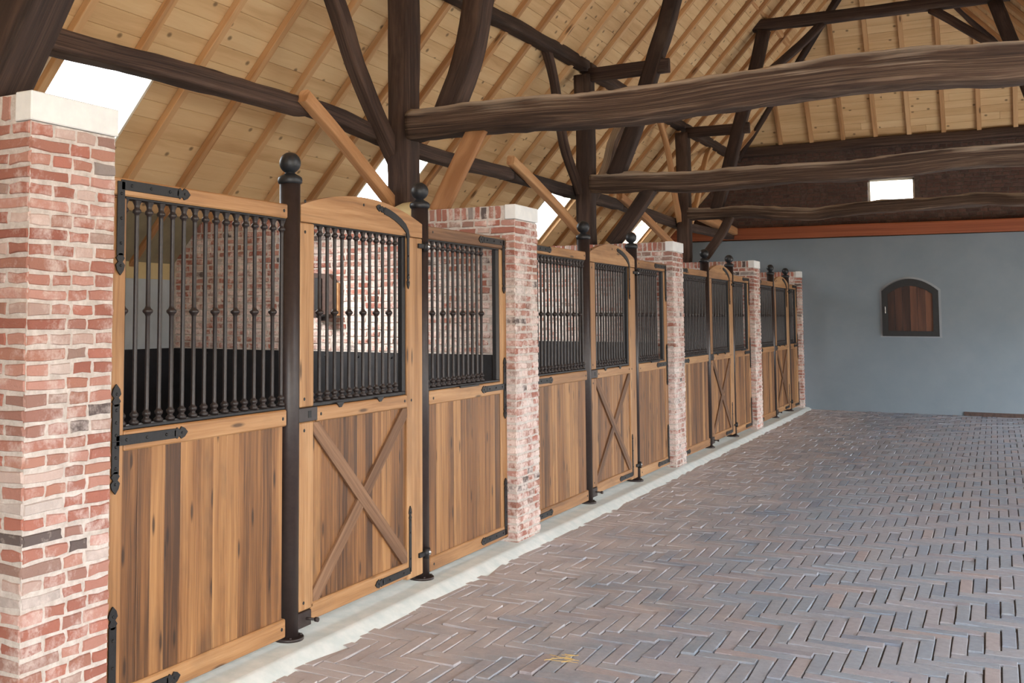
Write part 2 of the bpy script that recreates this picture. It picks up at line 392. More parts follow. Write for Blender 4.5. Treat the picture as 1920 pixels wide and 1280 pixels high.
# floor of herringbone clay pavers
def make_floor():
    mb = MB(); rr = random.Random(5); wx, wy = .0715, .086; Lx, Ly = 4 * wx, 4 * wy
    zt = -.036; x_lo, x_hi, y_lo, y_hi = -2.875, 3.6, YF, YW
    def pv(x0, x1, y0, y1):
        x0 = max(x0, x_lo); x1 = min(x1, x_hi); y0 = max(y0, y_lo); y1 = min(y1, y_hi)
        if x1 - x0 < .006 or y1 - y0 < .006: return
        g = min(.003, (x1 - x0) * .2); x0 += g; x1 -= g; y0 += g; y1 -= g
        j = lambda q=.0018: rr.uniform(-q, q); t = rr.random(); dz = j(.003); tx, ty = j(.004), j(.004); e = min(.004, (x1 - x0) * .2)
        cx, cy = (x0 + x1) / 2, (y0 + y1) / 2
        B = [mb.vert((x + j(), y + j(), zt - .014), (x, y)) for x, y in ((x0, y0), (x1, y0), (x1, y1), (x0, y1))]
        Q = [mb.vert((x, y, zt - .0012 + dz + tx * (x - cx) / .1 + ty * (y - cy) / .1), (x, y)) for x, y in ((x0 + .0015 + j(), y0 + .0015 + j()), (x1 - .0015 + j(), y0 + .0015 + j()), (x1 - .0015 + j(), y1 - .0015 + j()), (x0 + .0015 + j(), y1 - .0015 + j()))]
        T = [mb.vert((x, y, zt + dz + tx * (x - cx) / .1 + ty * (y - cy) / .1), (x, y)) for x, y in ((x0 + e, y0 + e), (x1 - e, y0 + e), (x1 - e, y1 - e), (x0 + e, y1 - e))]
        for k in range(4):
            k2 = (k + 1) % 4
            mb.face([B[k], B[k2], Q[k2], Q[k]], t); mb.face([Q[k], Q[k2], T[k2], T[k]], t)
        mb.face(T, t)
    # lattice (wx,wy),(Lx,-Ly): upright bricks at k*(wx,wy)+m*(Lx,-Ly), lying bricks beside them
    for m in range(-60, 60):
        for k in range(-300, 340):
            x = k * wx + m * Lx - .39 + 0.002; y = k * wy - m * Ly + 6.01
            if x < x_lo - .4 or x > x_hi + .4 or y < y_lo - .5 or y > y_hi + .5: continue
            pv(x, x + wx, y, y + Ly)                       # upright
            pv(x + wx, x + wx + Lx, y + Ly - wy * 0 - wy * 3 - wy + wy * 0, y + Ly - wy * 3) if False else pv(x + wx, x + wx + Lx, y, y + wy)
    o = mb.build('floor', M_pave); struct(o)
    b = MB(); b.box(-6.4, 3.7, YF - .1, YW + .3, -.3, -.046, .001); struct(b.build('floor', M_sand))
    b = MB(); b.box(-6.25, -3.38, YF, YW, -.046, -.005, .001); struct(b.build('floor', M_stallfloor))
make_floor()

# concrete kerb under the stall fronts
kb = MB((-3.1, 0, 0))
ys = [YF + (YW - YF) * i / 60 for i in range(61)]
prof = [(-3.38, -.045), (-3.38, 0), (-2.955, 0), (-2.925, -.004), (-2.875, -.032), (-2.84, -.043)]
rows = [[kb.vert((x + (0 if i < 2 else noise.noise(Vector((y * 2, i, 0))) * .006), y, z), (y, x)) for i, (x, z) in enumerate(prof)] for y in ys]
for a in range(60):
    for b_ in range(len(prof) - 1): kb.face([rows[a][b_], rows[a][b_ + 1], rows[a + 1][b_ + 1], rows[a + 1][b_]][::-1], .5, b_ > 1)
struct(kb.build('trim_1', M_conc))

# wisp of straw on the pavers
STRAW = plain('straw', rgb(196, 168, 110), rgb(214, 188, 132), 40, .8, 0)
b = MB((-1.835, 5.08, -.03)); rr_ = random.Random(2)
for k in range(16):
    an = rr_.uniform(-.5, .9); l_ = rr_.uniform(.03, .08); c_ = Vector((-1.835 + rr_.uniform(-.05, .05), 5.08 + rr_.uniform(-.06, .06), -.029 + rr_.uniform(0, .006)))
    d_ = Vector((math.cos(an), math.sin(an), rr_.uniform(-.04, .06))).normalized(); s1_ = d_.cross(Vector((0, 0, 1))).normalized(); b.obox(c_, (d_, s1_, s1_.cross(d_)), (l_ / 2, .0016, .0012), .0004)
tag(b.build('straw_wisp', STRAW), 'small wisp of yellow straw lying on the brick paving', 'straw')['kind'] = 'stuff'
# outer wall behind the stalls, three bands
def slab(name, mat, x0, x1, y0, y1, z0, z1, cham=.001):
    b = MB(); b.box(x0, x1, y0, y1, z0, z1, cham); return struct(b.build(name, mat))
slab('wall_left', M_blue, -6.4, -6.2, YF, YW, 0, 1.93)
slab('wall_left', M_cream, -6.4, -6.203, YF, YW, 1.93, 2.14)
slab('wall_front', M_cream, -6.4, -.4, YF - .2, YF, -.05, 7.9); slab('wall_front', M_cream, 3.4, 4.0, YF - .2, YF, -.05, 4.0); slab('wall_front', M_cream, -.4, 4.0, YF - .2, YF, 3.6, 7.9)  # unseen front wall; its doorway is sized for the light it lets in
slab('wall_right', M_cream, 3.6, 3.8, YF, 13.5, -.05, 1.0); slab('wall_right', M_cream, 3.6, 3.8, 10.5, 13.5, 1.0, 2.2); slab('wall_right', M_cream, 3.6, 3.8, 20.0, YW, -.05, 2.2)  # unseen right wall; gaps between the pieces are shaped for the light
# back wall: rendered below, dark brown brick above
slab('wall_back', M_grey, -6.4, 3.8, YW - .03, YW + .3, -.05, 3.03)
slab('baseboard_back', M_box, -.5, 3.5, YW - .055, YW - .03, -.045, .03)
hole = (-1.87, -1.13, 3.64, 4.06)
wb = MB()
for (a, b_, c_, d_) in ((-6.4, hole[0], 3.03, 5.2), (hole[1], 3.8, 3.03, 5.2), (hole[0], hole[1], 3.03, hole[2]), (hole[0], hole[1], hole[3], 5.2)):
    wb.box(a, b_, YW + .06, YW + .3, c_, d_, .0005)
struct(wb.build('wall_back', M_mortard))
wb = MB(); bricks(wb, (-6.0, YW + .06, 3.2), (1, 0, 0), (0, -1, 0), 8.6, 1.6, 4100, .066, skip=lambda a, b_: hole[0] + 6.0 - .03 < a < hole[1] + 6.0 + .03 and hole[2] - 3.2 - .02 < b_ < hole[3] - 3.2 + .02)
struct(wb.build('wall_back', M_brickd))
tb = timber('wall_plate_beam', [(-6.1, YW - .02, 3.16), (-3, YW - .02, 3.155), (0, YW - .02, 3.15), (2.9, YW - .02, 3.15)], .16, .22, M_orange, rough=.004, wander=.003, seed=3, power=.25)
tag(tb, 'smooth orange-brown beam running across the back wall above the grey render', 'beam')
tb = timber('eaves_beam', [(-4.4, YW - .02, 4.69), (-2, YW - .02, 4.70), (0, YW - .02, 4.71), (2.4, YW - .02, 4.71)], .16, .17, M_old, seed=9)
tag(tb, 'dark eaves beam at the foot of the hipped roof end, above the brick band', 'beam')

# high window in the gable
wn = thing('window_1', 'small bright rectangular window high in the back wall', 'window', (-1.5, YW + .1, 3.85)); struct(wn)
b = MB((-1.5, YW + .1, 3.85)); x0, x1, z0, z1 = hole
for q in ((x0, x0 + .035, z0, z1), (x1 - .035, x1, z0, z1), (x0, x1, z0, z0 + .035), (x0, x1, z1 - .035, z1)): b.box(q[0], q[1], YW + .16, YW + .22, q[2], q[3], .003)
b.build('window_frame', M_white, wn)
b = MB((-1.5, YW + .1, 3.85)); b.box(x0 + .03, x1 - .03, YW + .185, YW + .189, z0 + .03, z1 - .03, .0005); b.build('pane', M_glass, wn)

# arched window with wooden shutter
AX0, AX1, AZ0, AZ1, APK = -1.69, -.82, 1.285, 2.07, 2.275
wo = (-1.25, YW - .03, AZ0)
wn = thing('window_2', 'arched black-framed window with brown plank shutter in the grey back wall', 'window', wo); struct(wn)
def arch(x0, x1, z0, z1, pk, y, n=14):
    p = [(x0, y, z0), (x1, y, z0), (x1, y, z1)]
    for i in range(1, n): 
        f = i / n; p.append((x1 + (x0 - x1) * f, y, z1 + (pk - z1) * (1 - (2 * f - 1) ** 2)))
    p.append((x0, y, z1)); return p
def ringarch(mb, A, B, y, d):
    n = len(A)
    va = [mb.vert((p[0], y, p[2]), (p[0], p[2])) for p in A]; vb = [mb.vert((p[0], y, p[2]), (p[0], p[2])) for p in B]
    va2 = [mb.vert((p[0], y + d, p[2]), (p[0], p[2])) for p in A]; vb2 = [mb.vert((p[0], y + d, p[2]), (p[0], p[2])) for p in B]
    for i in range(n):
        k = (i + 1) % n
        mb.face([va[i], va[k], vb[k], vb[i]]); mb.face([va2[i], va2[k], va[k], va[i]]); mb.face([vb[i], vb[k], vb2[k], vb2[i]])
A = arch(AX0, AX1, AZ0, AZ1, APK, 0); B = arch(AX0 + .09, AX1 - .09, AZ0 + .09, AZ1 - .06, APK - .12, 0); C_ = arch(AX0 - .035, AX1 + .035, AZ0 - .02, AZ1 + .02, APK + .035, 0)
b = MB(wo); ringarch(b, A, B, YW - .07, .06); b.build('window_frame', M_frame, wn)
b = MB(wo); ringarch(b, C_, A, YW - .036, .03); b.build('surround', plain('pale_render_edge', rgb(146, 152, 160), rgb(152, 158, 165), 8), wn)
b = MB(wo); xs = [AX0 + .085 + i * (AX1 - AX0 - .17) / 6 for i in range(7)]
for i in range(6):
    f = lambda x: AZ1 - .055 + (APK - .115 - AZ1 + .055) * (1 - (2 * (x - AX0 - .09) / (AX1 - AX0 - .18) - 1) ** 2)
    b.prism([(xs[i] + .002, YW - .045, AZ0 + .08), (xs[i + 1] - .002, YW - .045, AZ0 + .08), (xs[i + 1] - .002, YW - .045, f(xs[i + 1])), (xs[i] + .002, YW - .045, f(xs[i]))], (0, 1, 0), .01, R0.random(), (0, 0, 1))
b.build('shutter', M_shut, wn)
b = MB(wo); b.box(AX0 + .045, AX0 + .06, YW - .1, YW - .07, 1.68, 1.80, .004); b.build('handle', M_chrome, wn)

# roof: boards on both slopes and the hipped end, with skylight openings
SKY = [(4.88, 5.85), (9.42, 10.33), (13.98, 14.82), (18.46, 19.22)]
SKYS = SKY; SXR = -4.3; SX0, SX1 = -5.68, -5.08         # skylight extent across slope (x); unseen right ones enlarged to light the ties
al = math.atan(1.156); ca, sa = math.cos(al), math.sin(al)
SX1L = SX1
def slope_boards(side):
    SKY = SKYS if side > 0 else SKYS[:2]; SX1 = SX1L if side > 0 else SXR
    mb = MB(); bw = .145; rr = random.Random(11 + side)
    x = -6.5
    while x < RIDGE:
        xm = x + bw * ca / 2
        y = YF - .3; cuts = []
        ivs = [(YF - .3, YW + .6)]
        if SX0 - .02 < xm < SX1 + .02:
            ivs = []; a = YF - .3
            for s0, s1 in SKY: ivs.append((a, s0)); a = s1
            ivs.append((a, YW + .6))
        for a, b_ in ivs:
            y = a
            while y < b_ - .01:
                ln = rr.choice([5.0, 6.25, 7.5]); y1 = min(b_, y + ln)
                if b_ - y1 < .6: y1 = b_
                xx = xm if side > 0 else 2 * RIDGE - xm
                ax = ((0, 1, 0), (ca * side, 0, sa), (-sa * side, 0, ca))
                mb.obox((xx - sa * side * .012, (y + y1) / 2, ROOF(xm) + ca * .012), ax, ((y1 - y) / 2 - .0008, bw / 2 - .001, .012), .0025, rr.random(), 0)
                y = y1
        x += bw * ca
    o = struct(mb.build('ceiling', M_board))
    mb = MB(); H_ = YW + .6
    strips = [(-6.5, SX0, YF - .3, H_), (SX1, RIDGE + .02, YF - .3, H_)]; a = YF - .3
    for s0, s1 in SKY: strips.append((SX0, SX1, a, s0)); a = s1
    strips.append((SX0, SX1, a, H_))
    for xa, xb, a, b_ in strips:
        xm = (xa + xb) / 2; xx = xm if side > 0 else 2 * RIDGE - xm
        mb.obox((xx - sa * side * .05, (a + b_) / 2, ROOF(xm) + ca * .05), ((0, 1, 0), (ca * side, 0, sa), (-sa * side, 0, ca)), ((b_ - a) / 2, (xb - xa) / 2 / ca, .022), .0005)
    return struct(mb.build('ceiling', M_board))
slope_boards(1)
slope_boards(-1)
mb = MB(); hb = math.atan(1.1); ch_, sh_ = math.cos(hb), math.sin(hb); yy = YW + .25; rr = random.Random(3)
while HIP(yy) < 7.9:
    x = -5.0
    hw = (HIP(yy) - 4.66) / 1.156
    x = max(-5.0, -4.0 + hw - .25); xe = 2 * RIDGE - x
    while x < xe - .01:
        x1 = min(xe, x + rr.choice([2.1, 2.6, 3.2]))
        mb.obox(((x + x1) / 2, yy - .0725 * ch_ + sh_ * .012, HIP(yy - .0725 * ch_) + ch_ * .012), ((1, 0, 0), (0, -ch_, sh_), (0, sh_, ch_)), ((x1 - x) / 2 - .0008, .0715, .012), .0025, rr.random(), 0); x = x1
    yy -= .145 * ch_
mb.obox((RIDGE, 19.9, HIP(19.9) + .075), ((1, 0, 0), (0, -ch_, sh_), (0, sh_, ch_)), (3.6, 2.3, .02), .0005)
struct(mb.build('ceiling', M_board))
# olive boards lining the low end of the left slope
b = MB(); x0, x1 = -6.25, -5.9
b.obox(((x0 + x1) / 2 + sa * .02, (YF + YW) / 2, ROOF((x0 + x1) / 2) - ca * .02), ((0, 1, 0), (ca, 0, sa), (-sa, 0, ca)), ((YW - YF) / 2, (x1 - x0) / 2 / ca, .008), .001, .5, 0)
struct(b.build('trim_2', M_olive))

# skylights
sk_where = ['nearest skylight, low in the left roof slope above the first brick pier', 'second skylight, low in the left roof slope behind the foremost timber post', 'third skylight, low in the left roof slope beside the second timber post', 'farthest skylight, low in the left roof slope near the back wall']
nwin = 3
for i, (s0, s1) in enumerate(SKY):
    for side in ((1, -1) if i < 2 else (1,)):
        SX1 = SX1L if side > 0 else SXR
        xm = (SX0 + SX1) / 2; xx = xm if side > 0 else 2 * RIDGE - xm
        org = (xx, (s0 + s1) / 2, ROOF(xm))
        lb = sk_where[i] if side > 0 else sk_where[i].replace('left', 'right').split(',')[0] + ', unseen and enlarged for light, in the right roof slope'
        wn = thing('window_%d' % nwin, lb, 'skylight', org); struct(wn); nwin += 1
        ax = (Vector((0, 1, 0)), Vector((ca * side, 0, sa)), Vector((-sa * side, 0, ca))); hl = (SX1 - SX0) / 2 / ca; hy = (s1 - s0) / 2
        b = MB(org)
        o_ = Vector(org) + ax[2] * .05
        for sg in (-1, 1):
            b.obox(o_ + ax[0] * sg * (hy - .012), ax, (.012, hl, .06), .002); b.obox(o_ + ax[1] * sg * (hl - .012), ax, (hy, .012, .06), .002)
        b.build('window_frame', M_white, wn)
        b = MB(org); b.obox(o_ + ax[2] * .05, ax, (hy - .02, hl - .02, .002), .0005); b.build('pane', M_glass, wn)
        po = portal('skylight_portal', tuple(Vector(org) + ax[2] * .14), (0, 0, 0), (s1 - s0), hl * 2)
        z = ax[2]; mm = Matrix((ax[0], ax[1], ax[0].cross(ax[1]))).transposed()
        if mm.col[2].dot(z) < 0: mm = Matrix((ax[1], ax[0], ax[1].cross(ax[0]))).transposed(); po.data.size, po.data.size_y = po.data.size_y, po.data.size
        po.matrix_world = Matrix.Translation(Vector(org) + z * .14) @ mm.to_4x4()
po = portal('front_door_portal', (1.5, YF - .1, 1.75), (math.radians(90), 0, 0), 3.8, 3.7)
# unseen openings on the right, shaped to bring light into the aisle
po = portal('side_opening_portal', (3.62, 9.4, 1.75), (0, math.radians(90), 0), 2.9, 23.2)

# rafters
RG = 'rafters under the left roof slope'
NTH = ['first', 'second', 'third', 'fourth', 'fifth', 'sixth', 'seventh', 'eighth', 'ninth', 'tenth', 'eleventh', 'twelfth', 'thirteenth', 'fourteenth', 'fifteenth', 'sixteenth', 'seventeenth']
cnt = {}
def rafter_label(y, side, piece):
    bay = 0 if y < 7.55 else 1 if y < 12.05 else 2 if y < 16.65 else 3
    if piece != 'upper': cnt[(bay, side)] = cnt.get((bay, side), 0) + 1
    where = ['before the foremost post', 'between foremost and second posts', 'between second and third posts', 'beyond the third post'][bay]
    return '%s%s rafter %s, in the %s roof slope' % (NTH[cnt[(bay, side)] - 1], {'': '', 'upper': ' (upper piece)', 'lower': ' (lower piece)'}[piece], where, 'left' if side > 0 else 'right')
ridx = 0
for k in range(-4, 27):
    y = 4.92 + .625 * k
    if y > YW: break
    xt = min(RIDGE, -4.0 + (HIP(y) - 4.66) / 1.156)
    for side in (1, -1):
        if side < 0 and y < 12: continue
        parts = [(-6.3, xt)]
        for s0, s1 in SKY:
            if s0 + .05 < y < s1 - .05: parts = [(-6.3, SX0), (SX1L if side > 0 else SXR, xt)]
        if len(parts) == 2:
            root = None
        for pi_, (xa, xb) in enumerate(parts):
            if xb - xa < .25: continue
            xm = (xa + xb) / 2; xx = xm if side > 0 else 2 * RIDGE - xm
            ax = ((ca * side, 0, sa), (0, 1, 0), (-sa * side, 0, ca))
            c = Vector((xx, y, ROOF(xm))) - Vector(ax[2]) * .028
            mb = MB(c); mb.obox(c, ax, ((xb - xa) / 2 / ca, .034, .028), .004, R0.random(), 0)
            o = mb.build('rafter', M_raft)
            tag(o, rafter_label(y, side, '' if len(parts) == 1 else ['lower', 'upper'][pi_]), 'rafter', RG if side > 0 else 'rafters under the right roof slope')
for j in range(9):
    x = .40 - .525 * j + .0
    if x > 1.0: continue
    zt = min(7.7, ROOF(x) if x < RIDGE else ROOF(2 * RIDGE - x)); yt = 21.0 - (zt - 4.77) / 1.1; ya = YW - .02
    if ya - yt < .15: continue
    c = Vector((x, (ya + yt) / 2, HIP((ya + yt) / 2))) - Vector((0, sh_, ch_)) * .034
    mb = MB(c); mb.obox(c, ((0, -ch_, sh_), (1, 0, 0), (0, sh_, ch_)), ((ya - yt) / 2 / ch_, .035, .034), .004, R0.random(), 0)
    tag(mb.build('rafter', M_raft), '%s rafter from the right in the hipped roof end above the back wall' % NTH[j], 'rafter', 'rafters under the hipped roof end')
for sd in (1, -1):
    P = [(-4.1, YW - .05, 4.64), (-2.75, 19.42, 6.42), (RIDGE - .05, 18.35, 7.6)]
    P = [Vector(p) for p in P]
    P = [Vector((-4.05, 20.95, 4.6)), Vector((-2.32, 19.30, 6.55)), Vector((-1.4, 18.4, 7.55))]
    if sd < 0: P = [Vector((2 * RIDGE - p.x, p.y, p.z)) for p in P]
    o = timber('hip_rafter', P, .1, .14, M_old, seed=20 + sd, rough=.006)
    tag(o, 'dark hip rafter on the %s edge of the hipped roof end' % ('left' if sd > 0 else 'right'), 'rafter')

# ================================================================== TIMBER FRAME
TR = [2.95, 7.55, 12.05, 16.65]
pos_name = ['first', 'foremost', 'second', 'third']
def post(y, z0, label, seed, x=-4.02, w=.2, top=4.42):
    o = timber('timber_post', [(x, y, z0), (x - .005, y, z0 + .9), (x + .005, y, z0 + 1.4), (x, y, top)], w, w + .01, M_old, up=(0, 1, 0), seed=seed, rough=.012, wander=.008, power=.4)
    return tag(o, label, 'post')
post(7.55, 2.44, 'thick dark weathered timber post nearest the camera, standing on the brick partition', 1, w=.21)
post(12.05, 2.44, 'dark timber post standing on the second brick partition, at the second tie beam', 2)
post(16.65, 2.44, 'dark timber post with pale side face at the third tie beam', 3)
for i, y in enumerate(TR[1:]):
    o = timber('timber_post', [(1.36, y, -.04), (1.36, y, 2), (1.36, y, 4.42)], .2, .2, M_old, up=(0, 1, 0), seed=30 + i, power=.4)
    tag(o, 'dark timber post on the right side of the aisle, at the %s tie beam' % ['first', 'second', 'third'][i], 'post')
TB = [[(-3.93, 7.55, 3.13), (-3.58, 7.55, 3.125), (-2.92, 7.55, 3.13), (-2.5, 7.55, 3.12), (-2.11, 7.55, 3.115), (-1.74, 7.55, 3.125), (-1.22, 7.55, 3.15), (-.73, 7.55, 3.165), (-.28, 7.55, 3.16), (.2, 7.55, 3.13), (1.3, 7.55, 3.12)],
      [(-3.95, 12.05, 3.14), (-3.39, 12.05, 3.13), (-2.8, 12.05, 3.1), (-2.24, 12.05, 3.11), (-1.71, 12.05, 3.12), (-1.2, 12.05, 3.12), (-.71, 12.05, 3.13), (-.24, 12.05, 3.16), (.29, 12.05, 3.16), (1.3, 12.05, 3.13)],
      [(-3.95, 16.65, 3.18), (-3.11, 16.65, 3.17), (-2.6, 16.65, 3.12), (-2.2, 16.65, 3.09), (-1.9, 16.65, 3.12), (-1.33, 16.65, 3.15), (-.67, 16.65, 3.16), (-.05, 16.65, 3.19), (.37, 16.65, 3.16), (1.3, 16.65, 3.15)]]
TL = ['massive weathered grey-brown tie beam nearest the camera, spanning the aisle', 'crooked weathered tie beam spanning the aisle behind the nearest one', 'farthest, thinnest crooked tie beam, passing just under the bright high window']
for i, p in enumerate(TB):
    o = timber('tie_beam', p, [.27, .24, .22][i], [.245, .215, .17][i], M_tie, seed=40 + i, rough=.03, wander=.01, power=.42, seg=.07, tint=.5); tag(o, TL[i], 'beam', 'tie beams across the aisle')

def member(name, pts, w, h, mat, label, cat, up=(0, 1, 0), seed=0, rough=.01, wander=.006, group=None, **k):
    return tag(timber(name, pts, w, h, mat, up=up, seed=seed, rough=rough, wander=wander, **k), label, cat, group)
XU = (0, 1, 0)
# inclined inner struts rising from the tie beams
member('inclined_strut', [(-3.64, 7.6, 3.2), (-3.49, 7.6, 3.54), (-3.42, 7.6, 3.82), (-3.37, 7.6, 4.15), (-3.2, 7.6, 4.8), (-2.85, 7.6, 5.85)], .2, .2, M_old, 'dark curved strut rising from the nearest tie beam beside the foremost post', 'strut', seed=50)
member('inclined_strut', [(-3.67, 12.05, 3.2), (-3.44, 12.05, 3.75), (-3.29, 12.05, 4.2), (-3.17, 12.05, 4.58), (-3.07, 12.05, 4.87), (-2.99, 12.05, 5.17), (-2.8, 12.05, 5.85)], .18, .17, M_old, 'dark curved strut rising from the second tie beam', 'strut', seed=51)
member('inclined_strut', [(-3.55, 16.65, 3.2), (-3.38, 16.65, 3.72), (-3.25, 16.65, 4.19), (-3.12, 16.65, 4.66), (-2.95, 16.65, 5.21), (-2.8, 16.65, 5.85)], .18, .18, M_old, 'dark strut rising from the left end of the third tie beam to the collar', 'strut', seed=52)
for i, y in enumerate(TR[1:]):
    m = lambda x: 2 * RIDGE - x
    member('inclined_strut', [(m(-3.6), y, 3.2), (m(-3.38), y, 3.8), (m(-3.2), y, 4.4), (m(-3.05), y, 5.0), (m(-2.8), y, 5.85)], .17, .17, M_old, 'dark strut on the right side above the %s tie beam' % ['nearest', 'second', 'third'][i], 'strut', seed=53 + i)
    member('collar_beam', [(-2.95, y, 5.94), (-1.6, y, 5.93), (.35, y, 5.93)], .16, .17, M_old, 'dark collar beam high above the %s tie beam' % ['nearest', 'second', 'third'][i], 'beam', up=(0, 0, 1), seed=60 + i)
    # short tie from post to strut with its tenon end standing out
    member('short_tie', [(-3.95, y - .03, 4.41), (-3.03, y - .03, 4.42)], .09, .16, M_old, 'short dark tie between the %s post top and its strut, tenon end showing' % ['foremost', 'second', 'third'][i], 'beam', up=(0, 0, 1), seed=64 + i, power=.3, rough=.004)
    member('collar_brace', [(-2.75, y, 5.22), (-2.31, y, 5.57), (-2.0, y, 5.86)], .11, .11, M_old, 'short dark brace under the left half of the %s collar beam' % ['nearest', 'second', 'third'][i], 'brace', seed=68 + i)
    member('collar_brace', [(.1, y, 5.25), (-.3, y, 5.6), (-.62, y, 5.86)], .11, .11, M_old, 'short dark brace under the right half of the %s collar beam' % ['nearest', 'second', 'third'][i], 'brace', seed=72 + i)
# knee braces under the tie beams
member('knee_brace', [(-3.34, 7.5, 3.06), (-3.5, 7.5, 2.77), (-3.72, 7.5, 2.36)], .15, .07, M_new, 'pale new plank brace below the nearest tie beam', 'brace', seed=80, rough=.002, wander=.001, power=.25)
member('knee_brace', [(-3.27, 12.05, 3.05), (-3.46, 12.05, 2.78), (-3.72, 12.05, 2.44)], .15, .15, M_old, 'thick dark knee brace under the second tie beam', 'brace', seed=81)
member('knee_brace', [(-3.34, 16.65, 3.12), (-3.49, 16.65, 2.84), (-3.74, 16.65, 2.5)], .13, .13, M_old, 'dark reddish knee brace under the third tie beam', 'brace', seed=82)
member('knee_brace', [(-3.0, 2.85, 3.05), (-3.15, 2.85, 2.8), (-3.34, 2.85, 2.5), (-3.5, 2.85, 2.25)], .26, .2, M_old, 'big dark brace in the top left corner of the picture', 'brace', seed=83)
# side purlin
member('purlin', [(-4.2, 2.9, 3.02), (-4.2, 3.86, 3.05), (-4.2, 4.29, 3.06), (-4.2, 4.82, 3.08), (-4.2, 5.44, 3.09), (-4.2, 6.4, 3.11)], .15, .13, M_old, 'dark round-edged side purlin in front of the nearest skylight', 'purlin', up=(0, 0, 1), seed=90, wander=.004)
member('purlin', [(-4.2, 6.42, 3.12), (-4.2, 6.89, 3.1), (-4.2, 7.3, 3.07), (-4.2, 8.32, 3.03), (-4.2, 9.46, 3.05), (-4.2, 10.15, 3.06)], .14, .12, M_old, 'dark side purlin passing behind the foremost timber post', 'purlin', up=(0, 0, 1), seed=91, wander=.004)
member('purlin', [(-4.2, 10.17, 3.06), (-4.2, 11.2, 3.06), (-4.2, 12.3, 3.07), (-4.2, 13.9, 3.08)], .14, .13, M_old, 'dark side purlin passing behind the second timber post', 'purlin', up=(0, 0, 1), seed=92, wander=.004)
member('purlin', [(-4.2, 13.95, 3.1), (-4.2, 16.6, 3.06), (-4.2, 18.3, 3.07), (-4.2, 20.9, 3.12)], .14, .13, M_old, 'dark side purlin passing behind the third timber post to the back wall', 'purlin', up=(0, 0, 1), seed=93, wander=.004)
# upper plate on the post heads
member('plate_beam', [(-4.06, 3.0, 4.5), (-4.05, 7.5, 4.47), (-4.05, 9.2, 4.49), (-4.05, 9.79, 4.52), (-4.05, 10.51, 4.53), (-4.05, 11.32, 4.55), (-4.05, 12.15, 4.56)], .14, .13, M_old, 'brown plate beam above the foremost and second timber posts', 'beam', up=(0, 0, 1), seed=95, wander=.004)
member('plate_beam', [(-4.05, 12.2, 4.55), (-4.05, 14, 4.54), (-4.05, 16.8, 4.55), (-4.05, 20.9, 4.56)], .14, .13, M_old, 'brown plate beam above the third timber post', 'beam', up=(0, 0, 1), seed=96, wander=.004)
member('plate_beam', [(1.39, 6.0, 4.5), (1.39, 14, 4.54), (1.39, 20.9, 4.56)], .14, .13, M_old, 'brown plate beam above the posts on the right side of the aisle', 'beam', up=(0, 0, 1), seed=97, wander=.004)
member('upper_purlin', [(-2.86, 6.5, 6.1), (-2.86, 12, 6.1), (-2.84, 15.76, 6.1), (-2.8, 17.6, 6.1), (-2.8, 19.4, 6.12)], .13, .12, M_new, 'light brown upper purlin resting on the left ends of the collar beams', 'purlin', up=(0, 0, 1), seed=98, wander=.004)
member('upper_purlin', [(.2, 6.5, 6.1), (.2, 12, 6.1), (.2, 19.4, 6.12)], .13, .12, M_new, 'light brown upper purlin resting on the right ends of the collar beams', 'purlin', up=(0, 0, 1), seed=99, wander=.004)
# braces along the building
UPX = (1, 0, 0)
member('long_brace', [(-4.09, 6.2, 3.15), (-4.08, 6.85, 2.83), (-4.07, 7.5, 2.48)], .1, .08, M_new, 'pale new brace from the side purlin down to the foremost timber post', 'brace', up=UPX, seed=100, rough=.004)
member('long_brace', [(-4.09, 9.95, 3.17), (-4.08, 11, 2.89), (-4.07, 11.95, 2.58)], .1, .08, M_new, 'pale new brace from the side purlin down to the second timber post', 'brace', up=UPX, seed=101, rough=.004)
member('long_brace', [(-4.09, 13.6, 3.17), (-4.08, 15, 2.92), (-4.07, 16.5, 2.6)], .1, .08, M_new, 'pale brace from the side purlin down to the third timber post', 'brace', up=UPX, seed=102, rough=.004)
member('long_brace', [(-4.13, 18.3, 3.28), (-4.13, 20.8, 3.2)], .16, .14, M_new, 'pale squared timber end by the back wall left of the third tie beam', 'timber', up=(0, 0, 1), seed=108, rough=.004)
member('upper_brace', [(-4.1, 6.2, 4.4), (-4.1, 6.63, 3.94), (-4.1, 6.96, 3.47), (-4.1, 7.33, 3.08), (-4.08, 7.6, 2.8)], .13, .12, M_old, 'dark crooked brace meeting the foremost post from upper left', 'brace', up=UPX, seed=103)
member('upper_brace', [(-4.08, 10.93, 4.55), (-4.08, 11.17, 4.24), (-4.08, 11.42, 3.67), (-4.08, 11.59, 3.43), (-4.08, 11.87, 3.19), (-4.06, 12.15, 2.85)], .09, .09, M_old, 'thin curved brace meeting the second post from upper left', 'brace', up=UPX, seed=104)
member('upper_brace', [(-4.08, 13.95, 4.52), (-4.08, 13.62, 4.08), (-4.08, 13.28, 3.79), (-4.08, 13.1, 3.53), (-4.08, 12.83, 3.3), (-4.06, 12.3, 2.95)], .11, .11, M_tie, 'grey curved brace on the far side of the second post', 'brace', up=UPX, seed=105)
member('upper_brace', [(-4.08, 15.45, 4.55), (-4.08, 15.67, 4.4), (-4.08, 16.09, 3.98), (-4.08, 16.4, 3.41), (-4.06, 16.7, 2.85)], .08, .08, M_new, 'pale slender brace meeting the third post from upper left', 'brace', up=UPX, seed=106)
member('upper_brace', [(-4.08, 18.8, 4.52), (-4.08, 18.37, 4.19), (-4.08, 17.78, 3.49), (-4.08, 17.3, 3.1)], .08, .08, M_new, 'pale slender brace on the far side of the third post', 'brace', up=UPX, seed=107)

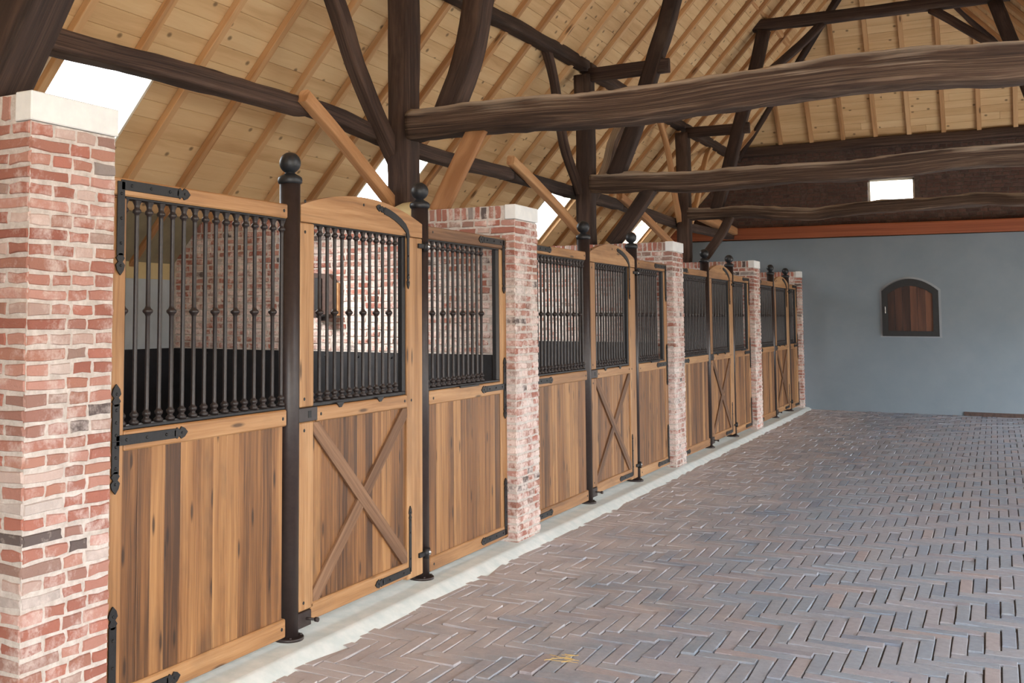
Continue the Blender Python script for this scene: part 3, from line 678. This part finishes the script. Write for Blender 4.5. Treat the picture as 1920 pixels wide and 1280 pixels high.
# ================================================================== BRICK PARTITIONS
PLAB = ['reclaimed brick pier and partition at the left edge, nearest the camera', 'brick partition and pier between the first and second horse stalls', 'brick partition and pier between the second and third horse stalls', 'brick partition and pier between the third and fourth horse stalls', 'brick partition and pier at the far end of the stall row, by the grey wall']
XF = -2.98
for i, (y0, wd) in enumerate(zip(PY0, PYW)):
    org = (XF, y0, -.04); t = thing('brick_partition', PLAB[i], 'brick wall', org)
    y1 = y0 + wd; e = .006
    # mortar core, sloped at the eaves end
    core = [(XF - e, y0 + e, -.045), (XF - e, y0 + e, 2.325), (XF - .085, y0 + e, 2.325), (XF - .085, y0 + e, 2.43), (-5.93, y0 + e, 2.41), (-6.195, y0 + e, 2.1), (-6.195, y0 + e, -.045)]
    b = MB(org); b.prism(core, (0, 1, 0), wd - 2 * e); b.build('mortar_joints', M_mortar, t)
    b = MB(org)
    bricks(b, (XF - e, y0, -.04), (0, 1, 0), (1, 0, 0), wd, 2.365, (i + 1) * 100 + 1)
    b.build('aisle_face_bricks', M_brick if i == 0 else M_brickw, t)
    b = MB(org)
    bricks(b, (XF, y0 + e, -.04), (-1, 0, 0), (0, -1, 0), 3.2, 2.475, (i + 1) * 100 + 2, soldier_top=.105,
           skip=lambda a, z: (a < .085 and z > 2.36 + .0) or (a > 2.9 and z - .04 > 2.40 - (a - 2.95) * 1.156))
    b.build('side_face_bricks', M_brick if i == 0 else M_brickw, t)
    b = MB(org); b.box(XF - .082, XF + .004, y0 - .003, y1 + .004, 2.328, 2.436, .004); b.build('capstone', M_cap, t)
    if i == 1:
        b = MB(org); b.lathe((-3.9, y0 + .14, 2.38), [(0, .22), (.05, .19), (.09, .14), (.12, .08), (.13, .02)], 20); b.build('mortar_haunch', M_cream, t)
KL = ['first', 'second', 'third', 'fourth']
for i in range(4):
    yb = PY0[i + 1]
    org = (-4.6, yb - .012, 0)
    b = MB(org); b.box(-6.17, -3.16, yb - .022, yb - .005, 0, 1.335, .004)
    x = -6.1
    while x < -3.2: b.lathe((x, yb - .022, 1.30), [(0, .012), (.004, .011), (.007, .005)], 8, (0, -1, 0)); x += .3
    tag(b.build('rubber_kick_board', M_rubber), 'black rubber kick board on the brick partition inside the %s stall' % KL[i], 'kick board', 'rubber boards lining the stalls')
    ya = PY0[i] + PYW[i]
    b = MB((-6.19, (ya + yb) / 2, 0)); b.box(-6.195, -6.178, ya + .02, yb - .03, 0, 1.335, .004)
    tag(b.build('rubber_kick_board', M_rubber), 'black rubber kick board on the outer wall inside the %s stall' % KL[i], 'kick board', 'rubber boards lining the stalls')
# fixture on the first partition
fx = thing('wall_fixture', 'dark brown box-shaped fixture on the brick wall inside the nearest stall', 'fixture', (-4.6, 7.31, 1.75))
b = MB((-4.6, 7.31, 1.75)); b.prism([(-4.68, 7.25, 1.6), (-4.53, 7.25, 1.6), (-4.5, 7.25, 1.66), (-4.5, 7.25, 1.9), (-4.54, 7.25, 1.95), (-4.68, 7.25, 1.96)], (0, 1, 0), .07, .5)
b.build('case', M_box, fx)
b = MB((-4.6, 7.31, 1.75)); b.box(-4.66, -4.6, 7.235, 7.25, 1.66, 1.92, .005); b.build('front_panel', M_iron, fx)
b = MB((-4.6, 7.31, 1.75)); b.lathe((-4.58, 7.24, 1.58), [(0, .03), (.03, .06), (.05, .062)], 14); b.build('bowl', M_iron, fx)
b = MB((-4.6, 7.31, 1.75)); b.box(-4.49, -4.47, 7.29, 7.32, 1.62, 1.88, .002); b.build('timber_batten', M_new, fx)

# ================================================================== STALL FRONTS
XP = -3.05
def bar_mesh(kind, z0, z1):
    b = MB(); r = .0098; H = z1 - z0
    pr = [(0, .020), (.012, .021), (.020, .012), (.028, .012), (.034, .0185), (.044, .0185), (.050, .0115), (.06, r)]
    if kind == 'knob':
        zk = 1.635 - z0; pr += [(zk - .022, r), (zk - .012, .014), (zk - .006, .021), (zk, .023), (zk + .006, .021), (zk + .012, .014), (zk + .022, r)]
    pr += [(H - .075, r), (H - .065, .0115), (H - .060, .0185), (H - .050, .0185), (H - .042, .012), (H - .03, .012), (H - .012, .020), (H, .023)]
    b.lathe((0, 0, 0), pr, 10); o = b.build('bar', M_bar); me = o.data; bpy.data.objects.remove(o); return me
BARM = {}
def bar(t, y, k, z0=1.165, z1=2.108, xo=-3.085):
    key = ('knob' if k else 'plain', z0, z1)
    if key not in BARM: BARM[key] = bar_mesh(*key)
    o = bpy.data.objects.new('bar', BARM[key]); COL.objects.link(o); o.parent = t
    o.location = Vector((xo, y, z0)) - t.location
def planks(org, ya, yb, z0, z1, x, t, d=.02, tint=None):
    n = max(2, round((yb - ya) / .098)); b = MB(org); rr = R0
    cuts = [ya]; 
    for k in range(n): cuts.append(cuts[-1] + (yb - ya) / n * rr.uniform(.82, 1.18))
    f = (yb - ya) / (cuts[-1] - ya); cuts = [ya + (c - ya) * f for c in cuts]
    for a, c in zip(cuts, cuts[1:]): b.box(x - d, x + rr.uniform(-.0008, .0008), a + .0006, c - .0006, z0, z1, .0025, rr.random(), 2)
    return b.build('planks', M_oak, t)
def rail(name, org, t, y0, y1, z0, z1, x=XP, d=.045, grain=1, mat=None, cham=.006):
    b = MB(org); b.box(x - d, x, y0, y1, z0, z1, cham, R0.random(), grain); return b.build(name, mat or M_oakr, t)
def pegs(org, t, pts, x=XP):
    if 'peg' not in BARM:
        b = MB(); b.lathe((0, 0, 0), [(0, .009), (.003, .009), (.004, .006)], 8, (1, 0, 0)); o = b.build('peg', M_iron); BARM['peg'] = o.data; bpy.data.objects.remove(o)
    for y, z in pts:
        o = bpy.data.objects.new('peg', BARM['peg']); COL.objects.link(o); o.parent = t; o.location = Vector((x - .002, y, z)) - t.location
def arm(b, p, q, w=.021, th=.006, x=XP, bulb=True, studs=3):
    """flat forged strap from p to q (y,z) with a pointed leaf end at q"""
    p = Vector((x + th / 2, *p)); q = Vector((x + th / 2, *q)); d = (q - p); L = d.length; d.normalize(); s_ = Vector((1, 0, 0)).cross(d)
    b.obox((p + q) / 2, (d, s_, (1, 0, 0)), (L / 2, w, th / 2), .002)
    if bulb:
        c = q + d * .03; n = []
        for a_, r_ in ((-.04, w * .45), (-.02, w * 1.15), (-.005, w * .6), (.008, w * 1.25), (.03, w * .9), (.05, .001)): n.append((a_, r_))
        pts = [c + d * a_ + s_ * r_ for a_, r_ in n] + [c + d * a_ - s_ * r_ for a_, r_ in n[::-1][1:]]
        b.prism([p_ - Vector((th / 2, 0, 0)) for p_ in pts], (1, 0, 0), th)
        b.lathe(c + Vector((th / 2, 0, 0)) + d * .01, [(0, .006), (.003, .005), (.004, .002)], 8, (1, 0, 0))
    for k in range(studs):
        c = p + d * L * (k + .5) / studs + Vector((th / 2, 0, 0)); b.lathe(c, [(0, .007), (.003, .006), (.005, .002)], 8, (1, 0, 0))
def strap(org, t, segs, name='strap_bracket', w=.021):
    b = MB(org)
    for sgm in segs: arm(b, sgm[0], sgm[1], w, bulb=(len(sgm) < 3 or sgm[2]))
    return b.build(name, M_iron, t)
def frame(org, t, parts, x=-3.075, d=.012, name='grille_frame'):
    for q in parts:
        b = MB(org); b.box(x - d, x, *q, .002); b.build(name, M_iron, t)

SL = ['nearest', 'second', 'third', 'farthest']
for i in range(4):
    ya, p1, p2, yb = PY0[i] + PYW[i], P0 + PER * i, P0 + DOOR + PER * i, PY0[i + 1]
    # ---- left grille panel
    a, e = ya + .004, p1 - .09
    org = (XP, (a + e) / 2, .03); t = thing('grille_panel', 'oak and iron-bar grille panel left of the door in the %s stall' % SL[i], 'stall panel', org, 'grille panels flanking the stall doors')
    sx = a + (.14 if i == 0 else .10)
    rail('stile', org, t, a, sx - .0, .125, 2.10, XP - .004, .04, 2)
    rail('top_rail', org, t, a, e, 2.108, 2.180); rail('middle_rail', org, t, sx + .001, e, 1.066, 1.148); rail('bottom_rail', org, t, a, e, .034, .125)
    planks(org, sx + .001, e - .02, .12, 1.07, XP - .012, t)
    n = int((e - sx - .02) / .0768); k0 = e - n * .0768
    for k in range(n + 1): bar(t, k0 + .0768 * k - .005, k % 2 == (0 if n % 2 else 1))
    frame(org, t, [(sx, e, 1.150, 1.164), (sx, e, 2.098, 2.108)], -3.062, .05)
    yc = sx - .045 if i == 0 else a + .035
    strap(org, t, [((yc, 2.152), (yc + .36, 2.150)), ((yc, 2.165), (yc, 1.86))])
    strap(org, t, [((yc - .01, 1.112), (yc + .36, 1.110)), ((yc - .01, 1.11), (yc - .01, 1.26)), ((yc - .01, 1.11), (yc - .01, .98))])
    strap(org, t, [((yc - .01, .075), (yc + .33, .078)), ((yc - .01, .06), (yc - .01, .38))])
    pegs(org, t, [(e - .035, 2.145), (e - .035, 1.105), (e - .035, .08)])
    # ---- door
    a, e = p1 + .028, p2 - .065; org = (XP, (a + e) / 2, .04)
    t = thing('stall_door', 'arched oak stall door with X bracing in the %s stall' % SL[i], 'stall door', org, 'arched stall doors')
    s1, s2 = p1 + .158, p2 - .265
    rail('stile', org, t, a, s1, .125, 1.072, grain=2); rail('stile', org, t, a, s1, 1.148, 2.098, grain=2); rail('stile', org, t, s2, e, .045, 2.098, grain=2)
    rail('middle_rail', org, t, s1 + .03, s2 - .001, 1.066, 1.142); rail('bottom_rail', org, t, s1 - .02, s2 - .001, .062, .150)
    b = MB(org); N = 20; cm = (a + e) / 2; hw = (e - a) / 2; top = []
    for k in range(N + 1):
        y = a + (e - a) * k / N; top.append((XP - .045, y, 2.188 + .1 * (1 - ((y - cm) / hw) ** 2)))
    b.prism([(XP - .045, a, 2.102), *[(p[0], p[1], 2.102) for p in top[1:-1]], (XP - .045, e, 2.102)] + top[::-1], (1, 0, 0), .045, .7)
    b.build('arched_top_rail', M_oakr, t)
    planks(org, s1 + .001, s2 - .001, .14, 1.075, XP - .016, t)
    # braces: one runs through, the other is in two pieces
    RX0, RX1, RZ0, RZ1 = s1 + .002, s2 - .002, .152, 1.064
    def clip(P, f):
        out = []
        for k in range(len(P)):
            a_, c_ = P[k - 1], P[k]; fa, fc = f(a_), f(c_)
            if (fa >= 0) != (fc >= 0): out.append(a_.lerp(c_, fa / (fa - fc)))
            if fc >= 0: out.append(c_)
        return out
    def brace(q0, q1, hwid=.042, cuts=()):
        d = (q1 - q0).normalized(); s_ = Vector((-d.y, d.x)); A_, B_ = q0 - d * .2, q1 + d * .2
        P = [A_ + s_ * hwid, A_ - s_ * hwid, B_ - s_ * hwid, B_ + s_ * hwid]
        for f in (lambda p: p.x - RX0, lambda p: RX1 - p.x, lambda p: p.y - RZ0, lambda p: RZ1 - p.y) + tuple(cuts): P = clip(P, f)
        b = MB(org); b.prism([(XP - .018, p.x, p.y) for p in P], (1, 0, 0), .016, R0.random(), (0, d.x, d.y)); return b.build('brace', M_brace, t)
    TLc, BRc, BLc, TRc = Vector((RX0 + .03, RZ1 - .03)), Vector((RX1 - .03, RZ0 + .03)), Vector((RX0 + .03, RZ0 + .03)), Vector((RX1 - .03, RZ1 - .03))
    brace(TLc, BRc); dd = (BRc - TLc).normalized(); nn_ = Vector((-dd.y, dd.x)); mid = (TLc + BRc) / 2
    brace(BLc, TRc, .040, (lambda p: (mid - p).dot(nn_) - .044,)); brace(BLc, TRc, .040, (lambda p: (p - mid).dot(nn_) - .044,))
    b0 = s1 + .028; n = int((s2 - .07 - b0) / .0768)
    for k in range(n + 1): bar(t, b0 + .0768 * k, k % 2 == 1)
    frame(org, t, [(s1 + .001, s2, 1.145, 1.164), (s1 + .001, s2, 2.094, 2.106), (s2 - .045, s2 - .001, 1.165, 2.093), (s1 + .001, s1 + .012, 1.165, 2.093)], -3.062, .03)
    b = MB(org)
    for yq in (s1 + .26, s2 - .34): b.prism([(XP - .002, yq - .04, 1.152), (XP - .002, yq + .04, 1.152), (XP - .002, yq + .01, 1.125), (XP - .002, yq - .01, 1.125)], (1, 0, 0), .008)
    b.build('clip', M_iron, t)
    b = MB(org); b.box(XP - .05, XP + .004, a - .012, s1 + .03, 1.074, 1.146, .003, .5); b.build('latch_plate', M_steel, t)
    b = MB(org); b.box(XP + .003, XP + .006, a + .07, a + .1, 1.092, 1.128, .001); b.build('latch_slot', M_iron, t)
    b = MB(org); b.box(XP - .05, XP + .004, a - .012, s1 - .022, .045, .122, .003, .5); b.lathe((XP, a + .06, .085), [(0, .007), (.05, .007)], 8, (1, .6, -.1)); b.lathe((XP + .04, a + .088, .08), [(0, .012), (.018, .012)], 10, (1, 0, 0))
    b.build('floor_bolt', M_steel, t)
    # curved strap on the arch + upper hinge
    b = MB(org); yh = s2 + .012
    ap = [(yh - .33, 2.228), (yh - .22, 2.212), (yh - .12, 2.188), (yh - .03, 2.15), (yh, 2.10), (yh, 1.86)]
    ap = [Vector(p) for p in ((yh - .30, 2.232), (yh - .24, 2.222), (yh - .17, 2.204), (yh - .10, 2.180), (yh - .05, 2.156), (yh - .015, 2.128), (yh - .005, 2.09))]
    sd_ = []
    for k in range(len(ap)):
        d = (ap[min(k + 1, len(ap) - 1)] - ap[max(k - 1, 0)]).normalized(); sd_.append(Vector((-d.y, d.x)) * (.021 if k < 5 else .017))
    for k in range(len(ap) - 1):
        b.prism([(XP + .0005, *(ap[k] + sd_[k])), (XP + .0005, *(ap[k + 1] + sd_[k + 1])), (XP + .0005, *(ap[k + 1] - sd_[k + 1])), (XP + .0005, *(ap[k] - sd_[k]))], (1, 0, 0), .006)
    arm(b, (yh - .005, 2.10), (yh - .005, 1.86), .013, bulb=True, studs=1); arm(b, (yh - .29, 2.231), (yh - .32, 2.236), .017, bulb=True, studs=0)
    b.build('strap_hinge', M_iron, t)
    b = MB(org); arm(b, (yh + .015, .09), (yh + .015, .40), .014, studs=2); arm(b, (yh + .015, .1), (yh - .33, .1), .02, studs=2); b.build('strap_hinge', M_iron, t)
    pegs(org, t, [(a + .04, 2.21), (a + .04, 2.05), (a + .04, 1.19), (a + .04, 1.03), (a + .04, .165), (s1 + .07, 1.104), (s2 - .035, 1.108), (s2 + .05, 1.108), (cm - .04, 2.245)])
    # ---- right grille panel
    a, e = p2 + .035, yb - .004; org = (XP, (a + e) / 2, .03)
    t = thing('grille_panel', 'oak and iron-bar grille panel right of the door in the %s stall' % SL[i], 'stall panel', org, 'grille panels flanking the stall doors')
    sx = e - .11
    rail('stile', org, t, sx, e, .115, 2.098, XP - .004, .04, 2)
    rail('top_rail', org, t, a, e, 2.104, 2.185, mat=M_brace if i == 0 else None); rail('middle_rail', org, t, a, sx - .001, 1.062, 1.148); rail('bottom_rail', org, t, a, e, .034, .122)
    planks(org, a + .01, sx - .001, .115, 1.07, XP - .012, t)
    y = a + .03; k = 0
    while y < sx - .20: bar(t, y, k % 2 == 1); y += .0768; k += 1
    frame(org, t, [(a, sx, 1.150, 1.164), (a, sx, 2.094, 2.104), (sx - .06, sx - .002, 1.165, 2.093)], -3.062, .03)
    yc = e - .055
    strap(org, t, [((yc, 2.150), (yc - .36, 2.150)), ((yc, 2.165), (yc, 1.86))])
    strap(org, t, [((yc + .005, 1.112), (yc - .33, 1.110)), ((yc + .005, 1.11), (yc + .005, 1.24)), ((yc + .005, 1.11), (yc + .005, .96))])
    strap(org, t, [((yc + .005, .08), (yc - .35, .08)), ((yc + .005, .06), (yc + .005, .38))])
    b = MB(org); b.box(XP - .004, XP + .008, a + .44, a + .74, 1.142, 1.156, .002); b.build('clip', M_iron, t)
    pegs(org, t, [(a + .05, 2.15), (a + .05, 1.1), (a + .05, .075)])
    # ---- steel posts
    for j, yp in enumerate((p1, p2)):
        org = (-3.1, yp, 0); t = thing('steel_post', 'ball-topped steel post on the %s side of the %s stall door' % (['latch', 'hinge'][j], SL[i]), 'post', org, 'ball-topped steel posts')
        b = MB(org); b.lathe((-3.1, yp, .012), [(0, .054), (2.29, .054)], 28); b.build('shaft', M_steel, t)
        b = MB(org); b.lathe((-3.1, yp, 0), [(0, .082), (.012, .082), (.014, .079)], 28)
        for q in range(4):
            an = pi / 4 + q * pi / 2; b.lathe((-3.1 + .068 * math.cos(an), yp + .068 * math.sin(an), .013), [(0, .008), (.007, .008), (.009, .004)], 8)
        b.build('base_flange', M_steel, t)
        b = MB(org); b.lathe((-3.1, yp, 2.295), [(0, .055), (.004, .061), (.014, .064), (.024, .064), (.034, .061), (.042, .05), (.05, .034), (.056, .026), (.07, .024)], 28); b.build('collar', M_ball, t)
        b = MB(org); b.lathe((-3.1, yp, 2.405), [(-.056 * math.cos(pi * q / 16), max(.0005, .056 * math.sin(pi * q / 16))) for q in range(17)], 28); b.build('ball', M_ball, t)
        if j == 1:
            for z in (2.05, .165):
                b = MB(org); b.lathe((-3.1, yp, z - .018), [(0, .0545), (0, .06), (.036, .06), (.036, .0545)], 24, cap=False)
                b.box(-3.075, -3.035, yp - .13, yp - .04, z - .014, z + .014, .003); b.lathe((-3.038, yp - .045, z - .03), [(0, .018), (.06, .018)], 12)
                h = b.build('hinge', M_iron, t)
                b = MB(org); b.lathe((-3.045, yp - .012, z), [(0, .02), (.008, .02), (.016, .016), (.021, .008), (.023, .001)], 14, (1, 0, 0)); b.build('bolt_head', M_chrome, h)
